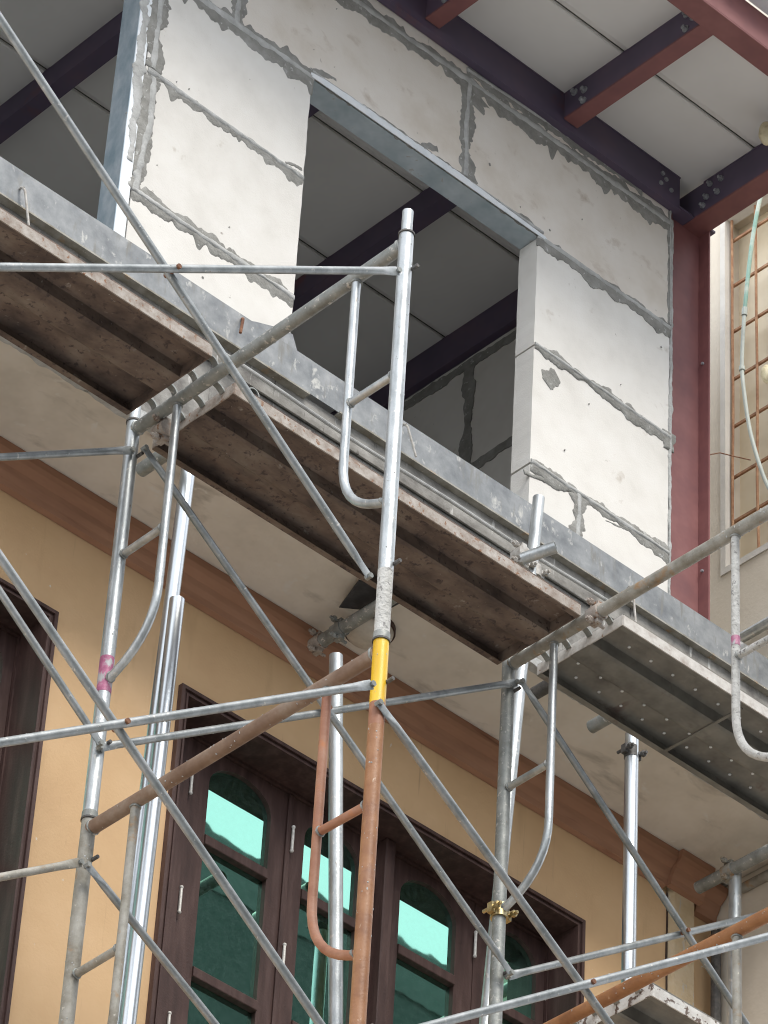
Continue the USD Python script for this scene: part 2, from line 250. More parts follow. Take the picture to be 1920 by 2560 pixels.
def trowelled(line, w0, w1, seed, h=.006, y=None, step=.006, amp=0.6, m=9):
    """Trowelled mortar along a line in the wall plane: thin feathered edges, lumpy middle."""
    y = YW if y is None else y
    ls = LineString(line); n = max(int(ls.length/step), 6); s = np.linspace(0, ls.length, n)
    P = np.array([ls.interpolate(t).coords[0] for t in s]); T = np.gradient(P, axis=0); T /= np.linalg.norm(T, axis=1)[:, None]; N = np.column_stack([-T[:, 1], T[:, 0]])
    def edge(sd):
        q = np.column_stack([s*8, np.full(n, sd*3.7), np.zeros(n)])
        e = 1 + amp*3.0*(meshkit.fbm(q, 4, sd)-0.5) + amp*2.0*(meshkit.fbm(q*4.3, 3, sd+9)-0.5)
        spike = meshkit.noise(np.column_stack([s*16, np.full(n, sd*1.3), np.zeros(n)]), sd+21)
        return np.clip(e + 1.6*np.clip(spike-.80, 0, 1)/.2*amp, 0.08, 3.2)
    e0, e1 = edge(seed), edge(seed+51); rows = []
    for u in np.linspace(-1, 1, m):
        w = (w0*e0 if u > 0 else w1*e1)*abs(u)
        q = P + N*(w*np.sign(u))[:, None]
        lump = .45+.75*meshkit.fbm(np.column_stack([q[:, 0]*45, q[:, 1]*45, np.full(n, seed*1.9)]), 4, seed+5)
        d = h*lump*(1-abs(u)**3)
        d[0] *= .3; d[-1] *= .3
        rows.append(np.column_stack([q[:, 0], y-.0006-d, q[:, 1]]))
    R = np.array(rows); v = R.reshape(-1, 3); f = []
    for i in range(m-1):
        for j in range(n-1):
            a, b, c, d = i*n+j, i*n+j+1, (i+1)*n+j+1, (i+1)*n+j; f += [(a, b, c), (a, c, d)]
    back = v.copy(); back[:, 1] = y+.004; k = len(v); f = np.array(f)
    rim = [i for i in range(n)] + [i*n+n-1 for i in range(1, m)] + [(m-1)*n+j for j in range(n-2, -1, -1)] + [i*n for i in range(m-2, 0, -1)]
    side = []
    for a, b in zip(rim, rim[1:]+rim[:1]): side += [(a, a+k, b+k), (a, b+k, b)]
    return trimesh.Trimesh(np.vstack([v, back]), np.vstack([f, np.array(side)]), process=False)
def rough_outline(x0, x1, z0, z1, seed, amp=0.004, step=0.03, skip=()):
    """Slightly chipped rectangle."""
    c = [(x0, z0), (x1, z0), (x1, z1), (x0, z1)]; out = []
    for i in range(4):
        a, b = V(*c[i]), V(*c[(i+1) % 4]); n = max(int(np.linalg.norm(b-a)/step), 2)
        for t in np.arange(n)/n:
            p = a+(b-a)*t; q = meshkit.fbm(np.array([[p[0]*25, p[1]*25, seed*1.7]]), 3, seed)[0]-0.5
            r = meshkit.noise(np.array([[p[0]*60, p[1]*60, seed*2.3]]), seed+3)[0]
            ctr = V((x0+x1)/2, (z0+z1)/2); k = 2*amp*q - (amp*1.6*max(0, r-0.8)/0.2)
            nrm = V(*(((0, -1), (1, 0), (0, 1), (-1, 0))[i])); out.append(p+nrm*k)
    return Polygon(out).buffer(0)

# ------------------------------------------------------------------ the places that everything hangs on
YW = 8.786           # face of the new block wall
YO, YI = 6.916, 8.136   # outer and inner row of scaffold posts
XA, XB = 6.033, 7.655   # the two scaffold frames in view
YL = 9.295           # face of the old ochre wall
ZS = 10.92           # underside of the old slab
ZC = 13.774          # ceiling sheets
XN = 9.87            # neighbour's wall

# ------------------------------------------------------------------ ground
structure('ground', bx(-150, 150, -150, 150, -0.5, 0), 'concrete_ground')

# ------------------------------------------------------------------ new block wall
wall = thing('block_wall', 'new wall of large pale blocks with grey mortar joints and a tall unglazed opening', 'wall')
XL, XR = 6.385, 9.073
OX0, OX1 = 7.150, 8.336      # opening
Z = [11.47, 11.818, 12.405, 12.960, 13.50, 13.628]
D = 0.10
blocks = []
g = 0.006
def blk(x0, x1, z0, z1): blocks.append((x0+g, x1-g, z0+g, z1-g))
blk(XL, OX0+g, Z[0], Z[1]+.03); blk(XL, OX0+g, Z[1]+.03, 12.445); blk(XL, OX0+g, 12.445, Z[3])
blk(XL, 6.765, Z[3], Z[4]); blk(6.765, 7.935, Z[3], Z[4]); blk(7.935, XR, Z[3], Z[4])
blk(OX1-g, XR, 12.40, Z[3]); blk(OX1-g, XR, Z[1], 12.40); blk(OX1-g, 8.585, Z[0], Z[1]); blk(8.585, XR, Z[0], Z[1])
blk(XL, 7.31, Z[4], Z[5]); blk(7.31, 8.36, Z[4], Z[5]); blk(8.36, XR, Z[4], Z[5])
rnd = random.Random(4)
for i, (x0, x1, z0, z1) in enumerate(blocks):
    o = rnd.uniform(-0.0025, 0.0025)
    obj('block', extrude_xz(rough_outline(x0, x1, z0, z1, i+1, 0.0035), YW+o, YW+D+o), 'stained_shaded_block' if z0 > 12.9 and x1 > 6.8 else 'aac_block', wall)
obj('mortar_bed', extrude_xz(sbox(XL+.004, Z[0]+.004, XR-.004, 13.60).difference(sbox(OX0-.012, 11.0, OX1+.012, 12.975)), YW+.006, YW+.092), 'mortar', wall)
joints = [  # line, width up, width down, seed
    ([(6.40, 12.958), (7.16, 12.955)], .024, .030, 3), ([(7.15, 12.985), (8.36, 12.985)], .012, .012, 5), ([(8.33, 12.955), (9.07, 12.955)], .016, .024, 7),
    ([(6.40, 12.455), (6.60, 12.445), (7.150, 12.437)], .012, .026, 9), ([(6.39, 11.86), (6.6, 11.856), (7.152, 11.850)], .020, .026, 11),
    ([(8.338, 12.400), (9.07, 12.392)], .016, .016, 13), ([(8.338, 11.822), (9.07, 11.815)], .018, .018, 15),
    ([(8.585, 11.815), (8.592, 11.70), (8.58, 11.58)], .024, .024, 17),
    ([(7.937, 13.50), (7.930, 13.25), (7.94, 13.0)], .026, .024, 19), ([(6.765, 13.49), (6.77, 12.97)], .024, .020, 21),
    ([(6.39, 13.505), (7.5, 13.50), (8.3, 13.515), (9.07, 13.515)], .020, .030, 23), ([(7.92, 13.56), (8.35, 13.585), (8.9, 13.60)], .016, .020, 25),
    ([(6.415, 13.4), (6.425, 12.9), (6.42, 12.47)], .020, .034, 27), ([(6.43, 12.43), (6.435, 12.2), (6.41, 12.02), (6.405, 11.86)], .022, .034, 29),
    ([(9.058, 13.60), (9.064, 12.97)], .008, .006, 31), ([(9.05, 12.42), (9.058, 12.33)], .02, .012, 33)]
for ln, a, b, s in joints:
    obj('mortar_joint', trowelled(ln, a*1.7, b*1.7, s, .006), 'mortar', wall, smooth=60)
    if LineString(ln).length > 0.2:
        obj('mortar_ridge', trowelled([(x, z+0.004) for x, z in ln], a*0.55, b*0.42, s+100, .005, YW-.0048, amp=.45, m=5), 'mortar_light', wall, smooth=60)
for k, (x, z, w, h) in enumerate([(8.43, 12.30, .03, .05), (7.22, 13.02, .05, .03), (7.75, 13.03, .045, .03), (8.0, 13.44, .012, .05), (8.7, 12.42, .05, .014), (8.36, 11.77, .05, .02), (8.78, 11.79, .05, .012), (7.05, 12.92, .03, .03), (7.10, 12.475, .04, .018)]):
    obj('mortar_smear', trowelled([(x-w, z-h*0.9), (x, z), (x+w, z+h*.5)], h*.6, h*.6, 200+k, .003, step=.004, amp=.9), 'mortar', wall, smooth=60)
# pits and scratches in the soft blocks
pits = []
rnd = random.Random(11)
for (x0, x1, z0, z1) in blocks:
    for _ in range(int((x1-x0)*(z1-z0)*7)):
        x, z, r = rnd.uniform(x0+.03, x1-.03), rnd.uniform(z0+.03, z1-.03), rnd.uniform(.0008, .0024)
        if z < 13.62: pits.append(extrude_xz(affinity.rotate(affinity.scale(sbox(x-r, z-r, x+r, z+r).buffer(r*.4, 2), 1, rnd.uniform(.5, 2.2)), rnd.uniform(0, 180)), YW-0.0042, YW))
setd(obj('grit', pits, 'mortar', wall), kind='stuff')
# steel lintel over the opening: channel with a front lip
lin = thing('steel_lintel', 'galvanized steel lintel spanning the top of the tall opening', 'lintel')
obj('channel', [bx(OX0-.02, OX1+.06, YW+.002, YW+.102, 12.957, 12.960), bx(OX0-.02, OX1+.06, YW+.099, YW+.102, 12.960, 12.975)], 'lintel_steel', lin)
obj('front_lip', extrude_xz(Polygon([(OX0-.01, 12.955), (OX1+.05, 12.955), (OX1+.03, 12.972), (8.1, 12.982), (7.9, 12.992), (7.6, 12.99), (7.4, 12.994), (7.2, 12.985), (OX0-.01, 12.975)]), YW-.0095, YW-.0065), 'bright_stud', lin)

# galvanized stud at the wall's left end
stud = thing('wall_stud', 'galvanized steel stud standing upright at the left end of the block wall', 'stud')
obj('front_flange', bx(6.335, 6.383, YW-.004, YW-.001, 11.46, 13.60), 'bright_stud', stud)
obj('web', bx(6.332, 6.335, YW-.004, YW+.10, 11.46, 13.60), 'galvanized_stud', stud)
obj('back_flange', bx(6.335, 6.383, YW+.097, YW+.10, 11.46, 13.60), 'galvanized_stud', stud)
smear = ragged([(6.352, 13.5), (6.355, 12.9), (6.362, 12.3), (6.37, 11.98)], .010, .016, 301)
obj('mortar_smear', trowelled([(6.352, 13.5), (6.355, 12.9), (6.362, 12.3), (6.37, 11.98)], .014, .018, 301, .004, YW-.0042, amp=.8), 'mortar_light', stud, smooth=60)

# ------------------------------------------------------------------ red steel frame of the new storey
def hbeam(p0, p1, h, w, tw=.006, tf=.009, up=(0, 0, 1)):
    p0, p1, up = V(*p0), V(*p1), V(*up)
    return [obox(p0+up*(h/2-tf/2), p1+up*(h/2-tf/2), w, tf, up), obox(p0-up*(h/2-tf/2), p1-up*(h/2-tf/2), w, tf, up)], obox(p0, p1, tw, h-2*tf, up)
def beam(name, label, p0, p1, h, w, group=None, m='shaded_red_steel', mf='red_steel', bolts=()):
    t = thing(name, label, 'beam', group); fl, web = hbeam(p0, p1, h, w)
    obj('top_flange', fl[0], m, t); obj('bottom_flange', fl[1], mf, t); obj('web', web, m, t)
    for b in bolts: obj('bolt', b, 'bolt_steel', t)
    return t
def bolts_x(x, pts, d=-1):
    out = []
    for y, z in pts:
        out.append([trimesh.creation.cylinder(.013, sections=6, segment=[(x, y, z), (x+d*.010, y, z)]), trimesh.creation.cylinder(.007, sections=8, segment=[(x+d*.010, y, z), (x+d*.022, y, z)])])
    return out
BH, BW = 0.15, 0.074
zb = ZC - BH/2 - .002
# beam over the wall (its foot stands a little lower)
t = thing('wall_head_beam', 'long steel beam, coloured dark purple for its shade, lying along the top of the block wall', 'beam')
obj('web', bx(6.0, 9.083, 8.752, 8.760, 13.594, ZC-.012), 'shaded_red_steel', t)
obj('top_flange', bx(6.0, 9.085, 8.749, 8.86, ZC-.011, ZC-.002), 'shaded_red_steel', t)
obj('bottom_flange', [bx(6.0, 9.085, 8.749, 8.782, 13.585, 13.594), bx(6.0, 9.085, 8.782, 8.86, 13.632, 13.64)], 'shaded_red_steel', t)
for y in ((9.0, 13.70), (9.03, 13.66), (8.97, 13.66), (8.98, 13.72)):
    obj('bolt', trimesh.creation.cylinder(.010, sections=6, segment=[(y[0], 8.752, y[1]), (y[0], 8.744, y[1])]), 'bolt_steel', t)
PX = [6.932, 7.695, 8.454]
for i, x in enumerate(PX):
    o = zb
    lab = ['first roof rafter from the left, reddish below, sticking out over the wall', 'short stretch of reddish rafter at the very top of the picture', 'rafter with bolted ends crossing the grey eave panels above the wall'][i]
    bl = bolts_x(x-.004, [(8.68, zb+.03), (8.64, zb+.012), (8.64, zb-.035), (8.06, zb+.03), (8.06, zb-.03), (8.02, zb+.0)])
    # flanges of the outer rafter are open to the left; its web stands near the left edge
    tt = thing('roof_rafter', lab, 'rafter', None)
    obj('web', bx(x-.0365, x-.030, 7.99, 8.747, ZC-BH+.009, ZC-.012), 'shaded_red_steel', tt)
    obj('bottom_flange', bx(x-.037, x+.037, 7.99, 8.747, ZC-BH, ZC-BH+.009), 'red_steel', tt)
    obj('top_flange', bx(x-.037, x+.037, 7.99, 8.747, ZC-.011, ZC-.002), 'shaded_red_steel', tt)
    for (y, z) in [(8.69, zb+.035), (8.635, zb+.01), (8.64, zb-.045), (8.08, zb+.035), (8.045, zb-.005), (8.085, zb-.04)]:
        obj('bolt', [trimesh.creation.cylinder(.016, sections=16, segment=[(x-.0365, y, z), (x-.041, y, z)]), trimesh.creation.cylinder(.010, sections=6, segment=[(x-.041, y, z), (x-.056, y, z)])], 'bolt_steel', tt)
ti_label = ['inner rafter seen in the open bay left of the galvanized stud', 'inner rafter just showing behind the upper left corner of the opening', 'inner rafter crossing behind the top of the silver scaffold post']
for i, x in enumerate(PX):
    tt = thing('inner_rafter', ti_label[i], 'rafter')
    obj('web', bx(x-.0365, x-.030, 8.87, 12.6, ZC-BH+.039, ZC-.012), 'shaded_red_steel', tt)
    obj('bottom_flange', bx(x-.037, x+.037, 8.87, 12.6, ZC-BH+.03, ZC-BH+.039), 'shaded_red_steel', tt)
    obj('top_flange', bx(x-.037, x+.037, 8.87, 12.6, ZC-.011, ZC-.002), 'shaded_red_steel', tt)
# end rafter at the column and its inner continuation over the inner wall
XE = 9.203
t = thing('end_rafter', 'last dark red rafter at the right, bolted on top of the red column', 'rafter')
obj('web', bx(XE-.036, XE-.028, 7.99, 8.90, ZC-.169, ZC-.012), 'shaded_red_steel', t)
obj('bottom_flange', bx(XE-.037, XE+.06, 7.99, 8.90, ZC-.178, ZC-.169), 'red_steel', t)
obj('top_flange', bx(XE-.037, XE+.06, 7.99, 8.70, ZC-.011, ZC-.002), 'shaded_red_steel', t)
for (y, z) in [(8.66, ZC-.045), (8.60, ZC-.055), (8.62, ZC-.115), (8.68, ZC-.105), (8.70, ZC-.14)]:
    obj('bolt', [trimesh.creation.cylinder(.013, sections=6, segment=[(XE-.036, y, z), (XE-.046, y, z)]), trimesh.creation.cylinder(.007, sections=8, segment=[(XE-.046, y, z), (XE-.058, y, z)])], 'bolt_steel', t)
t = thing('inner_wall_beam', 'dark steel beam lying on top of the inner block wall', 'beam')
obj('web', bx(9.098, 9.106, 8.89, 12.6, ZC-.19, ZC-.012), 'shaded_red_steel', t); obj('bottom_flange', bx(9.075, 9.17, 8.89, 12.6, ZC-.199, ZC-.19), 'shaded_red_steel', t); obj('top_flange', bx(9.098, 9.17, 8.89, 12.6, ZC-.011, ZC-.002), 'shaded_red_steel', t)
# eave beam: red box, its bottom flange and outer face
t = thing('eave_beam', 'red steel beam along the outer edge of the eave, top right', 'beam')
obj('bottom_flange', cbx(5.5, 9.27, 7.905, 8.005, ZC-.159, ZC-.150, .002), 'red_steel', t)
obj('outer_web', bx(5.5, 9.27, 7.905, 7.912, ZC-.150, ZC+.02), 'red_steel', t)
obj('inner_web', bx(5.5, 9.27, 7.981, 7.987, ZC-.150, ZC-.012), 'red_steel', t)
t = thing('roof_gutter', 'pale metal gutter edge above the red eave beam at the upper right corner', 'gutter')
obj('trough', extrude_x(LineString([(7.90, ZC+.12), (7.90, ZC+.035), (7.80, ZC+.03), (7.79, ZC+.12)]).buffer(.004, cap_style=2, join_style=2), 5.5, 9.27), 'bright_stud', t)
obj('rim', extrude_x(sbox(7.783, ZC+.115, 7.796, ZC+.13), 5.5, 9.27), 'bright_stud', t)
# ceiling sheets, each one a panel between the joints
ceil = thing('roof_deck', 'pale grey underside of the roof panels, jointed lengthwise', 'ceiling')
ys = [7.988, 8.43, 9.004, 9.577, 10.155, 10.73, 11.305, 11.88, 12.6]
for i in range(len(ys)-1):
    obj('panel', extrude_x(Polygon([(ys[i]+.002, ZC), (ys[i]+.006, ZC-.004), (ys[i+1]-.034, ZC-.004), (ys[i+1]-.004, ZC+.012), (ys[i+1]-.003, ZC+.05), (ys[i]+.002, ZC+.05)]), 4.0, 9.268), 'ceiling_sheet', ceil)
obj('joint_strip', [bx(4.0, 9.268, y-.010, y+.002, ZC+.012, ZC+.02) for y in ys[1:-1]], 'dark_steel', ceil)
# column
col = thing('steel_column', 'dark red steel column standing at the right end of the block wall', 'column')
obj('web', bx(9.086, 9.262, 8.815, 8.823, 11.45, 13.60), 'red_steel', col)
obj('flange', bx(9.078, 9.086, 8.795, 8.875, 11.45, 13.60), 'red_steel', col)
obj('flange', bx(9.262, 9.270, 8.760, 8.875, 11.45, 13.60), 'red_steel', col)
obj('cap_plate', bx(9.075, 9.29, 8.75, 8.92, 13.600, 13.610), 'shaded_red_steel', col)
for z in (11.85, 12.9): obj('bolt', trimesh.creation.cylinder(.006, sections=8, segment=[(9.262, 8.79, z), (9.254, 8.79, z)]), 'bolt_steel', col)
obj('mortar_smear', trowelled([(9.074, 13.55), (9.073, 12.8), (9.075, 12.2), (9.073, 11.6)], .007, .006, 411, .006, amp=.9), 'mortar_light', wall, smooth=60)

# inner block wall, seen dimly through the opening
inner = thing('inner_block_wall', 'dim inner wall of blocks with dark mortar joints seen through the opening', 'wall')
k = 0
for z0, z1, off in [(11.5, 11.77, .3), (11.77, 12.345, .0), (12.345, 12.93, .6), (12.93, 13.515, .0), (13.515, 13.57, .5)]:
    y = 8.90
    cuts = [8.90] + [c for c in np.arange(8.80+off-1.2+.0, 12.6, 1.18) if 8.95 < c < 12.55] + [12.6]
    if abs(z0-12.93) < .01: cuts = [8.90, 9.98, 11.16, 12.34, 12.6]
    for a, b in zip(cuts[:-1], cuts[1:]):
        m = extrude_xz(rough_outline(a+.012, b-.012, z0+.012, z1-.012, 60+k, .004), 0, .1); v = m.vertices.copy(); m.vertices = np.column_stack([9.10+v[:, 1], v[:, 0], v[:, 2]]); m.invert(); k += 1
        obj('block', m, 'aac_block', inner)
obj('mortar_bed', bx(9.106, 9.19, 8.90, 12.6, 11.5, 13.57), 'mortar', inner)
for ln, w, s in [([(8.95, 13.515), (12.5, 13.515)], .024, 1), ([(8.95, 12.93), (12.5, 12.925)], .024, 2), ([(9.98, 13.5), (9.975, 12.94)], .03, 3), ([(8.95, 12.345), (12.5, 12.345)], .024, 4)]:
    m = extrude_xz(ragged(ln, w, w, 500+s), 0, .006); v = m.vertices.copy(); m.vertices = np.column_stack([9.094+v[:, 1], v[:, 0], v[:, 2]]); m.invert()
    obj('mortar_joint', m, 'mortar', inner)
structure('upper_floor', bx(4.0, 9.30, 8.80, 12.7, 11.30, 11.45), 'floor_screed')
bw = sbox(4.0, 11.45, 9.3, 13.76).difference(sbox(4.9, 11.45, 5.4, 13.0))  # unseen gap added in the rear wall to set the room's brightness
tag(obj('back_wall', extrude_xz(bw, 12.6, 12.7), 'room_wall'), 'dim rear wall deep inside the unfinished room, with an unseen gap added to let light in', 'wall')
tag(obj('side_wall', bx(3.9, 4.0, 8.8, 12.7, 11.45, 13.77), 'room_wall'), 'far left side wall of the unfinished room', 'wall')

# ------------------------------------------------------------------ steel edge at the wall's foot
t = thing('edge_beam', 'long mottled galvanized steel edge strip running along the foot of the block wall', 'edge trim')
EX0 = 4.6
obj('face', [bx(EX0, 9.865, 8.752, 8.756, 11.438, 11.590)], 'galvanized_sheet', t)
x1 = at(773, 1004, 1, 8.74)[0]
obj('face_plate', bx(EX0, x1, 8.738, 8.7415, 11.425, 11.575), 'galvanized_sheet', t)
obj('lower_lip', [bx(EX0, x1, 8.738, 8.775, 11.418, 11.425)], 'weathered_pipe', t)
obj('lower_lip', [bx(7.37, 9.865, 8.744, 8.785, 11.431, 11.4378)], 'weathered_pipe', t)
obj('under_face', bx(EX0, 9.865, 8.772, 8.780, 11.33, 11.431), 'slab_concrete', t)
obj('ledge_rod', sweep([V(x, 8.742+.004*math.sin(x*7), 11.352+.004*math.sin(x*3.1)) for x in np.linspace(6.6, 8.72, 40)], .007, 8), 'mortar_light', t)
# loose plate over the foot of the left pier
pl_ = [(500, 752), (575, 803), (612, 800), (640, 805), (690, 818), (731, 836), (753, 917), (742, 938), (650, 872), (560, 812)]
tag(obj('patch_plate', extrude_xz(Polygon([(at(x, y, 1, 8.745)[0], at(x, y, 1, 8.745)[2]) for x, y in pl_]).buffer(0), 8.7435, 8.7475), 'galvanized_sheet'), 'grey steel patch plate covering the lower corner of the left pier', 'plate')
pin = thing('tie_pin', 'short rusty bent pin sticking out of the grey patch plate', 'pin')
a = at(604, 800, 1, 8.72); obj('rod', sweep(bend([at(606, 797, 1, 8.74), at(608, 797, 1, 8.70), at(601, 832, 1, 8.70)], .012), .0055, 8), 'rust', pin)
for px, lab in (((62, 470, 72, 565), 'thin bent wire hook hanging over the steel edge at far left'), ((1018, 1062, 1040, 1142), 'pale bent wire hook over the steel edge right of the silver post'), ((1582, 1468, 1590, 1565), 'bent wire hook over the steel edge behind the right scaffold beam')):
    x0, y0, x1_, y1 = px; h = thing('wire_hook', lab, 'hook')
    p0, p1 = at(x0, y0, 1, 8.71), at(x1_, y1, 1, 8.71); q = at(x0-16, y0+12, 1, 8.76); q2 = at(x0-12, y0-2, 1, 8.73)
    obj('rod', sweep(bend([q, q2, p0, (p0+p1)/2, p1], .02), .0045, 8), 'wire_steel', h)

# ------------------------------------------------------------------ old slab, cornice, ochre wall
slab = struct_xform('old_slab')
obj('slab', bx(3.0, XN-.005, 8.800, 12.7, ZS, 11.295), 'soffit', slab)
obj('fascia', bx(3.0, XN-.005, 8.786, 8.7995, ZS-.004, 11.33), 'slab_concrete', slab)
obj('drip_edge', extrude_xz(ragged([(5.0, ZS-.004), (7.0, ZS-.006), (8.3, ZS-.004), (XN-.02, ZS-.006)], .012, .030, 61, amp=.40), 8.764, 8.800), 'mortar_light', slab)
r9 = random.Random(9); drips = []
for _ in range(46):
    x = r9.uniform(5.6, 9.7); h = r9.uniform(.006, .022)
    drips.append(trimesh.creation.icosphere(1, h*.6)); drips[-1].apply_scale((1.3, .7, r9.uniform(.7, 1.5))); drips[-1].apply_translation((x, 8.785+r9.uniform(-.008, .02), ZS-.016))
setd(obj('mortar_drip', drips, 'mortar', slab), kind='stuff')

house = thing('ochre_house', 'old house wall rendered in ochre with a brown cornice under the slab', 'house')
YB = YL+.30
W1 = (7.205, 9.158, 10.425); W0 = (4.72, 6.655, 10.415); ZB = 8.35
def wall_with(holes, x0, x1, z0, z1, y0, y1):
    p = sbox(x0, z0, x1, z1)
    for h in holes: p = p.difference(sbox(*h))
    return extrude_xz(p, y0, y1)
obj('wall', wall_with([(7.21, ZB, 9.153, 10.42), (4.707, ZB, 6.65, 10.41)], 3.0, 9.602, 0.0, ZS-.002, YL, YB), 'ochre_wall', house)
prof = Polygon([(YL-.002, 10.785), (YL-.025, 10.79), (YL-.030, 10.815), (YL-.042, 10.835), (YL-.050, 10.855), (YL-.075, 10.875), (YL-.085, 10.89), (YL-.088, 10.917), (YL-.002, 10.917)])
def cornice(x0, x1, dy=0, dz=0): return extrude_x(affinity.translate(prof, dy, dz), x0, x1)
obj('cornice', cornice(3.0, 9.575), 'cornice_paint', house)
obj('cornice', [extrude_x(affinity.translate(prof, -.022, 0), 9.5755, 9.752)], 'cornice_paint', house)
obj('cornice', cornice(9.7525, XN-.004, .02, -.015), 'cornice_paint', house)
obj('corner_pilaster', cbx(9.604, 9.742, YL-.024, YB, 0, ZS-.003, .016), 'peeling_ochre', house)
obj('crack', [sweep([V(9.601+.002*math.sin(z*19), YL-.003, z) for z in np.linspace(8.6, 10.78, 40)], .004, 6)], 'black_crack', house)
obj('return_wall', bx(9.7425, XN-.002, YL+.02, YB, 0, ZS-.002), 'ochre_wall', house)
patch = affinity.scale(ragged([(9.44, 10.33), (9.47, 10.37), (9.50, 10.35), (9.525, 10.36)], .035, .03, 71, step=.006), 1, 1)
obj('bare_patch', extrude_xz(patch, YL-.0015, YL+.002), 'mortar', house)
obj('room_back', bx(3.2, 9.6, YB+1.0, YB+1.05, 8.0, ZS), 'unlit_room_dark', house)  # near-black colour stands for the darkness of the unlit room
dp = thing('drain_pipe', 'dark rusty drain pipe in the corner beside the beige wall', 'pipe')
obj('pipe', tube((9.835, 9.262, 0), (9.835, 9.262, 10.72), .020, 12, seg=30, seed=5, wob=.2), 'dark_steel', dp)
obj('collar', [tube((9.835, 9.262, 10.62), (9.835, 9.262, 10.68), .028, 12)], 'rust', dp)

# windows: dark timber frames set deep in the wall, four casements each, arched heads, reflective green panes
YG = 9.46            # plane of the panes
def window(dx, zt, label):
    x0, x1 = 7.205+dx, 9.158+dx; t = thing('casement_window', label, 'window')
    def ring(i, w, ya, yb):
        p = sbox(x0+i, ZB, x1-i, zt-i).difference(sbox(x0+i+w, ZB-1, x1-i-w, zt-i-w)); return extrude_xz(p, ya, yb)
    obj('frame', [ring(0, .014, YL-.022, YL+.17), ring(.014, .012, YL-.012, YL+.17), ring(.026, .008, YL-.018, YL+.17)], 'dark_wood', t)
    obj('inner_frame', extrude_xz(sbox(x0+.034, ZB, x1-.034, zt-.034).difference(sbox(7.392+dx, ZB-1, 9.118+dx, zt-.045)), YG-.035, YG+.05), 'dark_wood', t)
    obj('mullion', cbx(8.272+dx, 8.318+dx, YG-.075, YG+.05, ZB, zt-.036, .004), 'dark_wood', t)
    top = zt-.085
    for (q0, q1), (gx0, gx1) in zip([(7.394, 7.855), (7.858, 8.270), (8.320, 8.758), (8.761, 9.116)], [(7.49, 7.777), (7.935, 8.195), (8.395, 8.671), (8.85, 9.075)]):
        q0, q1, gx0, gx1 = q0+dx, q1+dx, gx0+dx, gx1+dx
        arch = [(gx0, ZB+.08), (gx1, ZB+.08), (gx1, top-.11)]
        for th in np.linspace(0, math.pi, 15): arch.append(((gx0+gx1)/2+(gx1-gx0)/2*math.cos(th), top-.10+.10*math.sin(th)))
        arch.append((gx0, top-.11))
        leaf = sbox(q0, ZB, q1, zt-.047).difference(Polygon(arch).buffer(0))
        lf = obj('casement', extrude_xz(leaf, YG-.022, YG+.022), 'dark_wood', t)
        obj('pane', bx(gx0-.01, gx1+.01, YG-.002, YG+.002, ZB+.07, top+.01), 'green_glass', lf)
        for zz in (10.0, 9.464, 8.92):
            obj('glazing_bar', extrude_x(sbox(YG-.026, zz-.016, YG-.004, zz+.016).buffer(.004), gx0, gx1), 'dark_wood', lf)
        gp = [tube((gx0, YG+.10, zz), (gx1, YG+.10, zz), .003, 6) for zz in np.arange(8.55, 9.95, .16)]
        for xx in (gx0+.3*(gx1-gx0), gx0+.72*(gx1-gx0)): gp.append(tube((xx, YG+.10, 8.5), (xx, YG+.10, 9.95), .0045, 6))
        obj('grille', gp, 'yellow_bar', lf)
    obj('cover_strip', cbx(7.846+dx, 7.868+dx, YG-.032, YG-.0222, ZB, zt-.05, .003), 'dark_wood', t)
    for hx in (7.400, 7.868, 8.754):
        for hz in (10.19, 9.70, 9.20):
            obj('hinge', [tube((hx+dx, YG-.038, hz-.045), (hx+dx, YG-.038, hz+.045), .0055, 8), trimesh.creation.icosphere(1, .0075).apply_translation((hx+dx, YG-.038, hz-.05)), trimesh.creation.icosphere(1, .0075).apply_translation((hx+dx, YG-.038, hz+.05))], 'white_hinge', t)
    return t
window(0, 10.425, 'dark brown timber window with four arched casements and green reflecting panes')
window(-2.503, 10.415, 'dark timber window cut off by the left edge of the picture')

# ------------------------------------------------------------------ neighbour's wall with barred window
nb = thing('neighbour_house', 'beige side wall of the neighbouring house with a tall barred window', 'house')
gy0, gy1, gz0, gz1 = 8.35, 9.262, 12.44, 14.42
wp = sbox(8.25, 0, 12.7, 16).difference(sbox(gy0, gz0, gy1, gz1))
obj('wall', extrude_x(wp, XN, XN+.14), 'neighbour_wall', nb)
fr = sbox(gy0-.002, gz0-.002, gy1+.002, gz1+.002).difference(sbox(gy0+.03, gz0+.03, gy1-.026, gz1-.03))
wd = obj('window', extrude_x(fr, XN-.006, XN+.05), 'grey_render', nb)
obj('back_panel', bx(XN+.11, XN+.135, gy0, gy1, gz0, gz1), 'cream_panel', wd)
obj('panel_strip', bx(XN+.085, XN+.1095, 9.02, 9.055, gz0, gz1), 'cream_panel', wd)
for y in (9.222, 9.085, 8.95, 8.81, 8.67, 8.53):
    obj('grille_bar', sweep([V(XN+.025+.002*math.sin(z*5+y), y+.0015*math.sin(z*7), z) for z in np.linspace(gz0+.02, gz1-.03, 20)], .006, 8), 'grille_rust', wd)
for z in (12.49, 12.72, 12.954, 13.228, 13.489, 13.756, 14.016, 14.278):
    obj('grille_bar', obox((XN+.0385, gy0+.03, z), (XN+.0385, gy1-.03, z+.006), .010, .012), 'grille_rust', wd)
